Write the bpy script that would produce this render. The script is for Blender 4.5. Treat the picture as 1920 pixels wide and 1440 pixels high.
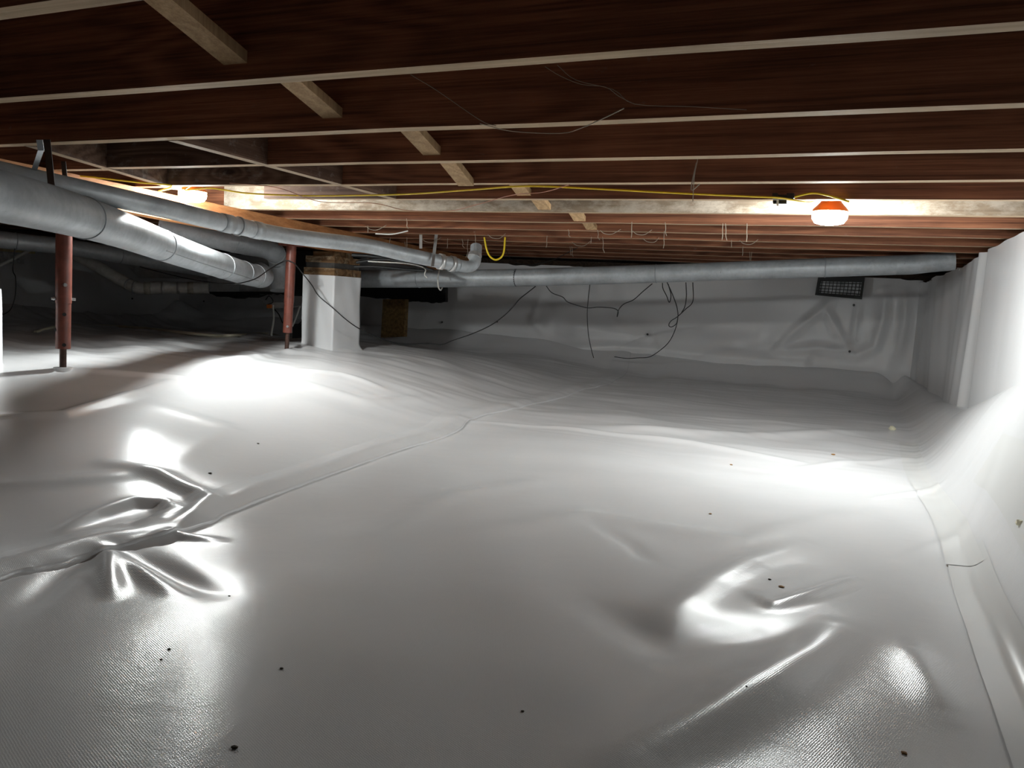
import bpy, math, random
import numpy as np
from mathutils import Vector, Matrix

for o in list(bpy.data.objects): bpy.data.objects.remove(o)
scene = bpy.context.scene
COL = scene.collection
random.seed(7)

# ------------------------------------------------------------------ camera
CZ = 0.60                                   # lens above the lowest floor level
YAW, PITCH, ROLL, FPX = .4093, -.1072, .0588, 1450.0
_f = np.array([-math.sin(YAW)*math.cos(PITCH), math.cos(YAW)*math.cos(PITCH), math.sin(PITCH)])
_r0 = np.array([math.cos(YAW), math.sin(YAW), 0.0]); _u0 = np.cross(_r0, _f)
_r = math.cos(ROLL)*_r0 + math.sin(ROLL)*_u0
_u = -math.sin(ROLL)*_r0 + math.cos(ROLL)*_u0
cam_d = bpy.data.cameras.new('camera'); cam = bpy.data.objects.new('camera', cam_d); COL.objects.link(cam)
cam.matrix_world = Matrix(((_r[0], _u[0], -_f[0], 0), (_r[1], _u[1], -_f[1], 0), (_r[2], _u[2], -_f[2], CZ), (0, 0, 0, 1)))
cam_d.sensor_fit = 'HORIZONTAL'; cam_d.sensor_width = 36; cam_d.lens = 36*FPX/1920
cam_d.clip_start = .02; cam_d.clip_end = 60
scene.camera = cam

# ------------------------------------------------------------------ world / exposure / lamp strengths
w = bpy.data.worlds.new('world'); scene.world = w; w.use_nodes = True
w.node_tree.nodes['Background'].inputs[0].default_value = (.5, .55, .6, 1)
w.node_tree.nodes['Background'].inputs[1].default_value = 0.0
vs = scene.view_settings
vs.view_transform = 'Standard'; vs.look = 'None'; vs.gamma = 1; vs.exposure = 0.82; vs.use_curve_mapping = False
# radiance of the two work light diffusers: by the side wall, by the girder
LAMP_R, LAMP_L = 215.0, 300.0
LAMP_COL = (.95, 1.0, .99, 1)

# ------------------------------------------------------------------ measuring helpers (room metres)
def ray(x, y): return _f + (x-960)/FPX*_r - (y-720)/FPX*_u
C0 = np.array([0, 0, CZ])
def atd(x, y, d): return C0 + ray(x, y)*d
def atY(x, y, Y): r = ray(x, y); return C0 + r*(Y/r[1])
def atX(x, y, X): r = ray(x, y); return C0 + r*(X/r[0])
def atz(x, y, z): r = ray(x, y); return C0 + r*((z-CZ)/r[2])

HJ = CZ + .4027         # underside of the floor joists
JD = .185               # joist depth
YB = 7.0                # back wall
XL = -7.5               # left wall
XB, XA = -1.85, -2.68   # trimmers

# ------------------------------------------------------------------ materials
def mat(name):
    m = bpy.data.materials.new(name); m.use_nodes = True
    nt = m.node_tree; b = nt.nodes['Principled BSDF']
    return m, nt, b
def N(nt, t, **kw):
    n = nt.nodes.new(t)
    for k, v in kw.items():
        if k in n.inputs: n.inputs[k].default_value = v
        else: setattr(n, k, v)
    return n
def ramp(nt, fac, stops):
    r = nt.nodes.new('ShaderNodeValToRGB'); nt.links.new(fac, r.inputs[0])
    e = r.color_ramp.elements
    while len(e) < len(stops): e.new(.5)
    for i, (p, c) in enumerate(stops): e[i].position = p; e[i].color = c if len(c) == 4 else (*c, 1)
    return r
def coords(nt, scale=(1, 1, 1), rnd=True, rot=(0, 0, 0)):
    tc = nt.nodes.new('ShaderNodeTexCoord'); mp = nt.nodes.new('ShaderNodeMapping')
    mp.inputs['Scale'].default_value = scale; mp.inputs['Rotation'].default_value = rot
    if rnd:
        oi = nt.nodes.new('ShaderNodeObjectInfo'); ml = N(nt, 'ShaderNodeVectorMath', operation='SCALE')
        ad = N(nt, 'ShaderNodeVectorMath', operation='ADD')
        cb = nt.nodes.new('ShaderNodeCombineXYZ')
        for i, k in enumerate((37.0, 23.0, 11.0)):
            mm = N(nt, 'ShaderNodeMath', operation='MULTIPLY'); nt.links.new(oi.outputs['Random'], mm.inputs[0]); mm.inputs[1].default_value = k
            nt.links.new(mm.outputs[0], cb.inputs[i])
        nt.links.new(tc.outputs['Object'], ad.inputs[0]); nt.links.new(cb.outputs[0], ad.inputs[1])
        nt.links.new(ad.outputs[0], mp.inputs[0])
    else: nt.links.new(tc.outputs['Object'], mp.inputs[0])
    return mp.outputs[0]
def plain(name, col, rough=.5, metal=0.0, noise=.0, scale=30, bump=0.0):
    m, nt, b = mat(name)
    b.inputs['Roughness'].default_value = rough; b.inputs['Metallic'].default_value = metal
    if noise or bump:
        c = coords(nt); n = N(nt, 'ShaderNodeTexNoise', Scale=scale, Detail=5.0, Roughness=.6); nt.links.new(c, n.inputs['Vector'])
        lo = tuple(max(0, x*(1-noise)) for x in col[:3]); hi = tuple(min(1, x*(1+noise)) for x in col[:3])
        r = ramp(nt, n.outputs[0], [(.3, lo), (.7, hi)]); nt.links.new(r.outputs[0], b.inputs['Base Color'])
        if bump:
            bp = N(nt, 'ShaderNodeBump', Strength=bump, Distance=.002); nt.links.new(n.outputs[0], bp.inputs['Height']); nt.links.new(bp.outputs[0], b.inputs['Normal'])
    else: b.inputs['Base Color'].default_value = (*col[:3], 1)
    return m
def wood(name, dark, light, axis='X', contrast=1.0, dust=None, dust_at=(.5, .7), rough=.7, ring=75.0):
    m, nt, b = mat(name)
    s = {'X': (.16, 9.5, 9.5), 'Y': (9.5, .16, 9.5), 'Z': (9.5, 9.5, .3)}[axis]
    c = coords(nt, s)
    big = N(nt, 'ShaderNodeTexNoise', Scale=.55, Detail=2.0, Roughness=.5); nt.links.new(c, big.inputs['Vector'])
    mul = N(nt, 'ShaderNodeMath', operation='MULTIPLY'); nt.links.new(big.outputs[0], mul.inputs[0]); mul.inputs[1].default_value = ring
    ck = coords(nt, {'X': (1.0, 0, 3.2), 'Y': (0, 1.0, 3.2), 'Z': (3, 3, 1)}[axis]); vo = N(nt, 'ShaderNodeTexVoronoi', Scale=1.0); nt.links.new(ck, vo.inputs['Vector'])
    kr = ramp(nt, vo.outputs['Distance'], [(0, (1, 1, 1)), (.12, (.55, .55, .55)), (.45, (0, 0, 0))])
    km = N(nt, 'ShaderNodeMath', operation='MULTIPLY_ADD'); nt.links.new(kr.outputs[0], km.inputs[0]); km.inputs[1].default_value = 42.0*contrast; nt.links.new(mul.outputs[0], km.inputs[2])
    sn = N(nt, 'ShaderNodeMath', operation='SINE'); nt.links.new(km.outputs[0], sn.inputs[0])
    fine = N(nt, 'ShaderNodeTexNoise', Scale=17.0, Detail=5.0, Roughness=.72); nt.links.new(c, fine.inputs['Vector'])
    mx = N(nt, 'ShaderNodeMath', operation='MULTIPLY_ADD'); nt.links.new(sn.outputs[0], mx.inputs[0]); mx.inputs[1].default_value = .15*contrast
    nt.links.new(fine.outputs[0], mx.inputs[2])
    c2 = coords(nt, (1.3, 1.3, 1.3)); blot = N(nt, 'ShaderNodeTexNoise', Scale=1.7, Detail=4.0, Roughness=.6); nt.links.new(c2, blot.inputs['Vector'])
    r = ramp(nt, mx.outputs[0], [(.30, dark), (.70, light)])
    mixn = N(nt, 'ShaderNodeMixRGB', blend_type='MULTIPLY'); mixn.inputs[0].default_value = .55
    rb = ramp(nt, blot.outputs[0], [(.33, (.42, .42, .44)), (.66, (1, 1, 1))])
    nt.links.new(r.outputs[0], mixn.inputs[1]); nt.links.new(rb.outputs[0], mixn.inputs[2])
    kd = ramp(nt, vo.outputs['Distance'], [(.035, (.22, .2, .2)), (.075, (1, 1, 1))])
    mk = N(nt, 'ShaderNodeMixRGB', blend_type='MULTIPLY'); mk.inputs[0].default_value = .85; nt.links.new(mixn.outputs[0], mk.inputs[1]); nt.links.new(kd.outputs[0], mk.inputs[2])
    out = mk.outputs[0]
    if dust:
        c3 = coords(nt, (3, 6, 6)); dn = N(nt, 'ShaderNodeTexNoise', Scale=3.2, Detail=9.0, Roughness=.72); nt.links.new(c3, dn.inputs['Vector'])
        rd = ramp(nt, dn.outputs[0], [(dust_at[0], (0, 0, 0)), (dust_at[1], (1, 1, 1))])
        dm = N(nt, 'ShaderNodeMixRGB'); nt.links.new(rd.outputs[0], dm.inputs[0]); nt.links.new(out, dm.inputs[1]); dm.inputs[2].default_value = (*dust, 1)
        out = dm.outputs[0]
    nt.links.new(out, b.inputs['Base Color']); b.inputs['Roughness'].default_value = rough
    b.inputs['Specular IOR Level'].default_value = .25
    bp = N(nt, 'ShaderNodeBump', Strength=.35, Distance=.002); nt.links.new(mx.outputs[0], bp.inputs['Height']); nt.links.new(bp.outputs[0], b.inputs['Normal'])
    return m
def liner(name, col=(.85, .85, .858), rough=.225, weave=.15):
    m, nt, b = mat(name)
    tc = nt.nodes.new('ShaderNodeTexCoord')
    def wv(rot, sc):
        mp = nt.nodes.new('ShaderNodeMapping'); mp.inputs['Rotation'].default_value = (0, 0, rot); nt.links.new(tc.outputs['Object'], mp.inputs[0])
        n = N(nt, 'ShaderNodeTexWave', Scale=sc, Distortion=2.0, Detail=2.0); n.inputs['Detail Scale'].default_value = 1.5
        nt.links.new(mp.outputs[0], n.inputs['Vector']); return n.outputs['Fac']
    a, c = wv(.35, 95), wv(.35+math.pi/2, 95)
    ad = N(nt, 'ShaderNodeMath', operation='MAXIMUM'); nt.links.new(a, ad.inputs[0]); nt.links.new(c, ad.inputs[1])
    gr = N(nt, 'ShaderNodeTexNoise', Scale=420.0, Detail=2.0); nt.links.new(tc.outputs['Object'], gr.inputs['Vector'])
    sm = N(nt, 'ShaderNodeMath', operation='MULTIPLY_ADD'); nt.links.new(gr.outputs[0], sm.inputs[0]); sm.inputs[1].default_value = .9; nt.links.new(ad.outputs[0], sm.inputs[2])
    bp = N(nt, 'ShaderNodeBump', Strength=weave, Distance=.0012); nt.links.new(sm.outputs[0], bp.inputs['Height'])
    mid = N(nt, 'ShaderNodeTexNoise', Scale=9.0, Detail=4.0, Roughness=.55, Distortion=.6); nt.links.new(tc.outputs['Object'], mid.inputs['Vector'])
    bp2 = N(nt, 'ShaderNodeBump', Strength=.10, Distance=.01); nt.links.new(mid.outputs[0], bp2.inputs['Height']); nt.links.new(bp.outputs[0], bp2.inputs['Normal'])
    nt.links.new(bp2.outputs[0], b.inputs['Normal'])
    tn = N(nt, 'ShaderNodeTexNoise', Scale=1.1, Detail=5.0); nt.links.new(tc.outputs['Object'], tn.inputs['Vector'])
    r = ramp(nt, tn.outputs[0], [(.3, tuple(x*.95 for x in col)), (.7, col)]); nt.links.new(r.outputs[0], b.inputs['Base Color'])
    b.inputs['Roughness'].default_value = rough
    b.inputs['Specular IOR Level'].default_value = .38
    return m
def galv(name, col=(.47, .50, .52), rough=.46, metal=.25, stain=.3):
    m, nt, b = mat(name)
    c = coords(nt); v = N(nt, 'ShaderNodeTexVoronoi', Scale=60.0); nt.links.new(c, v.inputs['Vector'])
    n = N(nt, 'ShaderNodeTexNoise', Scale=7.0, Detail=7.0, Roughness=.65); nt.links.new(c, n.inputs['Vector'])
    mx = N(nt, 'ShaderNodeMixRGB', blend_type='MULTIPLY'); mx.inputs[0].default_value = .35
    r = ramp(nt, n.outputs[0], [(.28, tuple(x*(1-stain) for x in col)), (.6, col), (.85, tuple(min(1, x*1.25) for x in col))])
    rv = ramp(nt, v.outputs['Color'], [(.0, (.6, .6, .6)), (1, (1, 1, 1))])
    nt.links.new(r.outputs[0], mx.inputs[1]); nt.links.new(rv.outputs[0], mx.inputs[2])
    sp_ = N(nt, 'ShaderNodeTexNoise', Scale=19.0, Detail=6.0, Roughness=.7, Distortion=1.5); nt.links.new(c, sp_.inputs['Vector'])
    sr = ramp(nt, sp_.outputs[0], [(.66, (1, 1, 1)), (.72, (.25, .23, .2))]); m2 = N(nt, 'ShaderNodeMixRGB', blend_type='MULTIPLY'); m2.inputs[0].default_value = .8
    nt.links.new(mx.outputs[0], m2.inputs[1]); nt.links.new(sr.outputs[0], m2.inputs[2]); nt.links.new(m2.outputs[0], b.inputs['Base Color'])
    b.inputs['Metallic'].default_value = metal; b.inputs['Roughness'].default_value = rough
    bp = N(nt, 'ShaderNodeBump', Strength=.15, Distance=.003); nt.links.new(n.outputs[0], bp.inputs['Height']); nt.links.new(bp.outputs[0], b.inputs['Normal'])
    return m
def emis(name, col, s):
    m, nt, b = mat(name); b.inputs['Emission Color'].default_value = col; b.inputs['Emission Strength'].default_value = s
    b.inputs['Base Color'].default_value = (.9, .9, .9, 1); return m

M = dict(
    liner=liner('white_liner'),
    liner_wall=liner('white_wall_liner', rough=.27, weave=.15),
    tape=plain('white_tape', (.82, .82, .81), .22),
    joist=wood('dark_stained_joist', (.15, .056, .030), (.46, .188, .096), 'X', contrast=.6, dust=(.34, .27, .23), dust_at=(.66, .80)),
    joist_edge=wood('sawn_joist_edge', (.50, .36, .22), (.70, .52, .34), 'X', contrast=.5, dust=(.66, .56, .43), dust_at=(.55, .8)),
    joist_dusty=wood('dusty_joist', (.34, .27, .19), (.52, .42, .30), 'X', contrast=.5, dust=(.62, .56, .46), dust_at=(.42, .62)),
    trimmer=wood('trimmer_wood', (.10, .052, .032), (.22, .13, .085), 'Y', dust=(.3, .26, .22), dust_at=(.55, .8)),
    trimmer_edge=wood('trimmer_edge', (.40, .29, .19), (.60, .46, .31), 'Y', contrast=.5),
    block=wood('blocking_wood', (.10, .052, .032), (.22, .13, .085), 'X', dust=(.3, .26, .22), dust_at=(.55, .8)),
    brace=wood('brace_wood', (.46, .29, .145), (.72, .49, .27), 'Z', contrast=.6),
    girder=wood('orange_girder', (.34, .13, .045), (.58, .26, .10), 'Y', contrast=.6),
    pier_wood=wood('pier_timber', (.10, .05, .02), (.26, .15, .07), 'X', dust=(.34, .28, .19), dust_at=(.5, .7)),
    sub=wood('subfloor', (.06, .03, .02), (.12, .06, .035), 'Y'),
    osb=plain('fibre_board', (.22, .135, .05), .8, noise=.5, scale=40, bump=.4),
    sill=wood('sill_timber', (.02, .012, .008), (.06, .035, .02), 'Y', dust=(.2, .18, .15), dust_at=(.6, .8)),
    concrete=plain('dark_concrete', (.06, .055, .05), .9, noise=.4, scale=12, bump=.3),
    galv=galv('galvanised_duct'), galv_dark=galv('dull_duct', (.36, .385, .405), .5, .2),
    galv_band=galv('duct_band', (.55, .58, .6), .4, .4, .2),
    strap=galv('strap_metal', (.45, .48, .5), .35, .85, .2),
    sealed=plain('sealed_duct', (.62, .62, .59), .45, noise=.18, scale=20, bump=.3),
    seal_band=plain('sealant_band', (.46, .44, .38), .6, noise=.25, scale=40),
    post=plain('red_post_paint', (.165, .048, .032), .42, noise=.25, scale=25, bump=.1),
    screw=plain('post_screw', (.07, .035, .025), .55, .3, noise=.4, scale=60),
    bolt=plain('bolt_steel', (.5, .5, .5), .3, .9),
    black=plain('black_rubber', (.012, .012, .012), .45),
    void=plain('matte_black', (.008, .008, .008), .7, noise=.3, scale=10),  # matte black for lining, boxes, holes and the painted shade of the liner gap
    dark_metal=plain('vent_metal', (.035, .036, .036), .5, .3),
    vent_back=plain('vent_backing', (.62, .64, .66), .6, noise=.5, scale=18),
    yellow=plain('yellow_cord', (.85, .60, .02), .4),
    copper=plain('copper_wire', (.42, .20, .13), .4, .5),
    white_cable=plain('white_cable', (.66, .65, .60), .45),
    hose=plain('cream_hose', (.66, .62, .48), .45),
    web=plain('cobweb', (.42, .36, .28), .9),
    orange=plain('orange_housing', (.85, .22, .03), .4),
    grey=plain('grey_bracket', (.16, .18, .17), .5),
    foam=plain('cream_foam', (.78, .74, .55), .8, noise=.15, scale=80),
    yfoam=plain('yellow_foam', (.72, .62, .35), .8, noise=.2, scale=30),
    chip=plain('wood_chip', (.32, .16, .04), .7, noise=.3, scale=200),
    soil=plain('soil_crumb', (.05, .04, .025), .9, noise=.4, scale=200),
    silver=galv('foil_box', (.72, .73, .72), .35, .7, .3),
    tag=plain('white_label', (.8, .8, .78), .4),
)

# ------------------------------------------------------------------ mesh helpers
class MB:
    def __init__(s): s.v, s.f, s.m, s.sm = [], [], [], []
    def add(s, vs, fs, mi=0, smooth=False):
        b = len(s.v); s.v += [tuple(map(float, v)) for v in vs]
        for f in fs: s.f.append(tuple(b+i for i in f)); s.m.append(mi); s.sm.append(smooth)
        return s
    def box(s, lo, hi, mi=0, bottom=None):
        x0, y0, z0 = lo; x1, y1, z1 = hi
        s.add([(x0, y0, z0), (x1, y0, z0), (x1, y1, z0), (x0, y1, z0), (x0, y0, z1), (x1, y0, z1), (x1, y1, z1), (x0, y1, z1)],
              [(4, 5, 6, 7), (0, 1, 5, 4), (1, 2, 6, 5), (2, 3, 7, 6), (3, 0, 4, 7)], mi)
        s.add([(x0, y0, z0), (x1, y0, z0), (x1, y1, z0), (x0, y1, z0)], [(3, 2, 1, 0)], mi if bottom is None else bottom)
        return s
    def obox(s, c, ax, ay, az, mi=0):          # box from centre and three half-axis vectors
        c, ax, ay, az = map(np.array, (c, ax, ay, az))
        p = [c+i*ax+j*ay+k*az for k in (-1, 1) for j in (-1, 1) for i in (-1, 1)]
        return s.add(p, [(0, 2, 3, 1), (4, 5, 7, 6), (0, 1, 5, 4), (2, 6, 7, 3), (0, 4, 6, 2), (1, 3, 7, 5)], mi)
    def tube(s, pts, r, n=10, mi=0, cap=True):
        P = [np.array(p, float) for p in pts]; rs = r if hasattr(r, '__len__') else [r]*len(P)
        T = []
        for i in range(len(P)):
            t = P[min(i+1, len(P)-1)]-P[max(i-1, 0)]; T.append(t/max(1e-9, np.linalg.norm(t)))
        a = np.array([0, 0, 1.]) if abs(T[0][2]) < .9 else np.array([1., 0, 0])
        u = np.cross(T[0], a); u /= np.linalg.norm(u); vs = []
        for i, p in enumerate(P):
            u = u-T[i]*np.dot(u, T[i]); u /= max(1e-9, np.linalg.norm(u)); v = np.cross(T[i], u)
            for k in range(n):
                an = 2*math.pi*k/n; vs.append(p+rs[i]*(math.cos(an)*u+math.sin(an)*v))
        fs = [(i*n+k, i*n+(k+1) % n, (i+1)*n+(k+1) % n, (i+1)*n+k) for i in range(len(P)-1) for k in range(n)]
        s.add(vs, fs, mi, True)
        if cap:
            s.add([vs[k] for k in range(n)], [tuple(range(n-1, -1, -1))], mi)
            s.add([vs[(len(P)-1)*n+k] for k in range(n)], [tuple(range(n))], mi)
        return s
    def lathe(s, c, prof, n=24, mi=0, axis=None):
        c = np.array(c, float); vs = []
        for (rr, z) in prof:
            for k in range(n):
                an = 2*math.pi*k/n; vs.append(c+np.array([rr*math.cos(an), rr*math.sin(an), z]))
        L = len(prof)
        fs = [(i*n+k, i*n+(k+1) % n, (i+1)*n+(k+1) % n, (i+1)*n+k) for i in range(L-1) for k in range(n)]
        s.add(vs, fs, mi, True)
        s.add([vs[k] for k in range(n)], [tuple(range(n-1, -1, -1))], mi); s.add([vs[(L-1)*n+k] for k in range(n)], [tuple(range(n))], mi)
        return s
    def build(s, name, mats, parent=None, origin=None):
        mats = mats if isinstance(mats, (list, tuple)) else [mats]
        og = np.array(origin if origin is not None else (0, 0, 0), float)
        pw = np.array(parent['_w'] if parent is not None and '_w' in parent else (0, 0, 0), float)
        if parent is not None and origin is None: og = pw
        me = bpy.data.meshes.new(name)
        me.from_pydata([tuple(np.array(v)-og) for v in s.v], [], s.f)
        for m in mats: me.materials.append(M[m] if isinstance(m, str) else m)
        me.polygons.foreach_set('material_index', s.m); me.polygons.foreach_set('use_smooth', s.sm); me.update()
        o = bpy.data.objects.new(name, me); COL.objects.link(o)
        o['_w'] = [float(x) for x in og]
        if parent is not None: o.parent = parent; o.location = tuple(og-pw)
        else: o.location = tuple(og)
        return o
def empty(name, loc):
    o = bpy.data.objects.new(name, None); COL.objects.link(o); o.location = tuple(map(float, loc)); o['_w'] = [float(x) for x in loc]
    o.empty_display_size = .05; return o
def tag(o, label=None, cat=None, group=None, kind=None):
    if label: o['label'] = label
    if cat: o['category'] = cat
    if group: o['group'] = group
    if kind: o['kind'] = kind
    return o
def smooth(pts, n=8):
    P = [np.array(p, float) for p in pts]; Q = [2*P[0]-P[1]]+P+[2*P[-1]-P[-2]]; out = []
    for i in range(1, len(Q)-2):
        p0, p1, p2, p3 = Q[i-1:i+3]
        for k in range(n):
            t = k/n; out.append(.5*((2*p1)+(-p0+p2)*t+(2*p0-5*p1+4*p2-p3)*t*t+(-p0+3*p1-3*p2+p3)*t**3))
    out.append(P[-1]); return out
def sstep(t): t = np.clip(t, 0, 1); return t*t*(3-2*t)
def grid_obj(name, V, mats, parent=None, origin=(0, 0, 0)):
    ny, nx = V.shape[:2]; me = bpy.data.meshes.new(name)
    idx = np.arange(ny*nx).reshape(ny, nx)
    F = np.stack([idx[:-1, :-1], idx[:-1, 1:], idx[1:, 1:], idx[1:, :-1]], -1).reshape(-1, 4)
    me.vertices.add(ny*nx); me.vertices.foreach_set('co', (V.reshape(-1, 3)-np.array(origin)).astype(np.float32).ravel())
    me.loops.add(F.size); me.loops.foreach_set('vertex_index', F.ravel().astype(np.int32))
    me.polygons.add(len(F)); me.polygons.foreach_set('loop_start', np.arange(0, F.size, 4, dtype=np.int32)); me.polygons.foreach_set('loop_total', np.full(len(F), 4, np.int32))
    me.polygons.foreach_set('use_smooth', np.ones(len(F), bool)); me.update(calc_edges=True); me.validate()
    for m in (mats if isinstance(mats, (list, tuple)) else [mats]): me.materials.append(M[m])
    o = bpy.data.objects.new(name, me); COL.objects.link(o); o.location = origin; o['_w'] = list(map(float, origin))
    if parent is not None: o.parent = parent
    return o

# ------------------------------------------------------------------ the liner surface (floor height field, metres)
_rs = np.random.RandomState(11)
def waves(n, lam, aspect=(1, 1), rs=_rs):
    out = []
    for _ in range(n):
        a = rs.uniform(0, 2*math.pi); k = 2*math.pi/rs.uniform(*lam)
        out.append((k*math.cos(a)/aspect[0], k*math.sin(a)/aspect[1], rs.uniform(0, 6.28)))
    return out
def wsum(ws, X, Y): return sum(np.sin(a*X+b*Y+c) for a, b, c in ws)/math.sqrt(len(ws))
W1, W2, W3, W4 = waves(7, (.8, 1.6)), waves(9, (.28, .55)), waves(12, (.10, .26), (3.4, 1)), waves(8, (.05, .11), (4, 1))

def base_floor(X, Y):
    left = sstep((-1.5-X)/1.5)
    z = .205*left*(1-.25*sstep((-X-3.6)/3.5))
    z = z*(.55+.45*sstep((Y-.6)/1.6))*(1-.5*sstep((Y-4.9)/1.3))
    z = z+.03*sstep((Y-4.0)/2.8)*(1-left)
    return z
def pxl(pts, z=None):
    out = []
    for x, y in pts:
        zz = .0
        for _ in range(12): p = atz(x, y, zz); zz = float(base_floor(p[0], p[1]))
        out.append(p[:2])
    return np.array(out)
def dist_poly(X, Y, P):
    best = np.full(X.shape, 9.0); sgn = np.zeros(X.shape); tt = np.zeros(X.shape)
    L = np.concatenate([[0], np.cumsum(np.linalg.norm(np.diff(P, axis=0), axis=1))]); tot = L[-1]
    for i in range(len(P)-1):
        a, b = P[i], P[i+1]; d = b-a; l2 = d@d
        t = np.clip(((X-a[0])*d[0]+(Y-a[1])*d[1])/l2, 0, 1)
        dx, dy = X-(a[0]+t*d[0]), Y-(a[1]+t*d[1]); ds = np.hypot(dx, dy)
        m = ds < best; best = np.where(m, ds, best); sgn = np.where(m, np.sign(d[0]*dy-d[1]*dx), sgn); tt = np.where(m, (L[i]+t*(L[i+1]-L[i]))/tot, tt)
    return best, sgn, tt
SEAM = pxl([(-150, 1130), (0, 1080), (100, 1052), (195, 1026), (300, 1008), (380, 985), (450, 952), (600, 897), (730, 853), (830, 820), (862, 803), (888, 784), (960, 768), (1020, 752), (1060, 743), (1100, 731), (1155, 713), (1190, 684)])
RIDGES = [  # pixel polyline, height, width, sharpness power
    ([(200, 880), (300, 900), (375, 930), (392, 948), (365, 975), (320, 1003)], .022, .030, 2),
    ([(120, 985), (180, 962), (250, 944), (312, 946), (324, 962), (300, 980), (240, 985)], .020, .026, 2),
    ([(195, 1026), (205, 1060), (212, 1120)], .018, .020, 2),
    ([(200, 1026), (255, 1062), (330, 1120)], .014, .022, 2),
    ([(240, 1030), (300, 1060), (400, 1120)], -.014, .035, 2),
    ([(195, 1024), (120, 1060), (40, 1150)], -.014, .04, 2),
    ([(240, 1018), (330, 1002), (410, 1010)], .012, .016, 2),
    ([(0, 905), (150, 903), (300, 898)], .010, .04, 2),
    ([(1060, 1470), (1200, 1402), (1330, 1345), (1440, 1290), (1520, 1235), (1570, 1190)], .024, .050, 2),
    ([(1225, 1165), (1290, 1130), (1330, 1090), (1400, 1050), (1500, 1020)], .015, .045, 2),
    ([(1418, 1118), (1450, 1142), (1510, 1125), (1600, 1085)], .014, .020, 2),
    ([(1705, 1225), (1735, 1280), (1770, 1340)], .010, .035, 2),
    ([(1130, 985), (1180, 1010), (1215, 1045)], -.009, .03, 2),
    ([(1100, 1130), (1250, 1210), (1450, 1190)], -.014, .06, 2),
    ([(900, 1000), (1100, 960), (1400, 1010), (1650, 960)], .010, .06, 2),
    ([(700, 1000), (850, 930), (1000, 900)], .008, .05, 2),
    ([(1100, 800), (1300, 812), (1500, 815), (1690, 812)], .016, .07, 2),
    ([(870, 786), (1050, 800), (1300, 830), (1500, 870)], .012, .03, 2),
    ([(560, 700), (680, 720), (800, 745)], .010, .05, 2),
    ([(0, 748), (120, 740), (260, 722), (330, 705)], .018, .03, 2),
    ([(340, 690), (460, 672), (560, 655)], .016, .04, 2),
    ([(0, 700), (120, 694), (260, 700), (420, 705)], .016, .03, 2),
    ([(560, 690), (640, 690), (720, 700)], .012, .03, 2),
    ([(300, 730), (420, 760), (430, 800), (330, 870)], .008, .05, 2),
    ([(1500, 880), (1600, 868), (1700, 862)], .008, .03, 2),
    ([(1640, 935), (1720, 925), (1760, 918)], .010, .015, 2),
    ([(1690, 1050), (1800, 1010), (1900, 950)], .006, .02, 2),
]
RIDGES = [(pxl(p), h, w_, q) for p, h, w_, q in RIDGES]
def crest_z(Y): return np.interp(Y, [-3, 2.5, 3.4, 4.4, 5.5, 7.2], [.50, .48, .40, .20, .13, .17])
def wall_x(Y): return np.interp(Y, [-3, 3.8, 6.3, 6.8, 7.1], [.66, .612, .535, .49, .42])
def floor_h(X, Y):
    X = np.asarray(X, float); Y = np.asarray(Y, float)
    z = base_floor(X, Y)
    far = sstep((Y-2.6)/1.6)
    cr = sstep((-2.7-X)/.8)*sstep((Y-2.0)/.8)
    z = z+.009*wsum(W1, X, Y)+cr*(.006*wsum(W2, X*.7, Y*1.2)+.004*wsum(W3, X, Y))+.0028*wsum(W2, X, Y)*(.55+.45*far)+far*(.0022*wsum(W3, X, Y)+.0006*wsum(W4, X, Y))*(.35+.65*sstep(.5+.5*wsum(W2, X*.6, Y*.6)))
    for P, h, wd, q in RIDGES:
        d, s, t = dist_poly(X, Y, P); z = z+h*np.exp(-(d/wd)**q)*np.sin(np.pi*np.clip(t*.92+.04, 0, 1))**.6
    d, s, t = dist_poly(X, Y, SEAM)
    z = z+.012*np.where(s > 0, np.exp(-((d-.09)/.07)**2), 0)*(1-.6*t)
    # bank against the right wall, coves at the other walls
    xt = .315+.012*np.sin(3.1*Y)
    u = (X-xt)/(wall_x(Y)-.02-xt)
    z = z+sstep(u)*(crest_z(Y)-z)*np.where(u > 0, 1, 0)
    z = z+.16*sstep((Y-6.5)/.5)**2*sstep((.5-X)/.3)+.12*sstep((-6.9-X)/.6)**2
    return z
def on_floor(x, y):
    z = 0.0
    for _ in range(30): p = atz(x, y, z); z = .5*z+.5*float(floor_h(p[0], p[1]))
    return np.array([p[0], p[1], float(floor_h(p[0], p[1]))])

def axis_pts(br): return np.unique(np.concatenate([np.arange(a, b, s) for a, b, s in br]+[[br[-1][1]]]))
gx = axis_pts([(-7.56, -4.2, .045), (-4.2, -2.6, .018), (-2.6, .70, .0105)])
gy = axis_pts([(-3.0, .7, .08), (.7, 3.4, .0105), (3.4, 7.06, .016)])
GX, GY = np.meshgrid(gx, gy)
floor = grid_obj('floor', np.stack([GX, GY, floor_h(GX, GY)], -1), 'liner')
tag(floor, 'white glossy vapour barrier sheet spread over the whole crawl space floor', None, None, 'structure')

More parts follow.
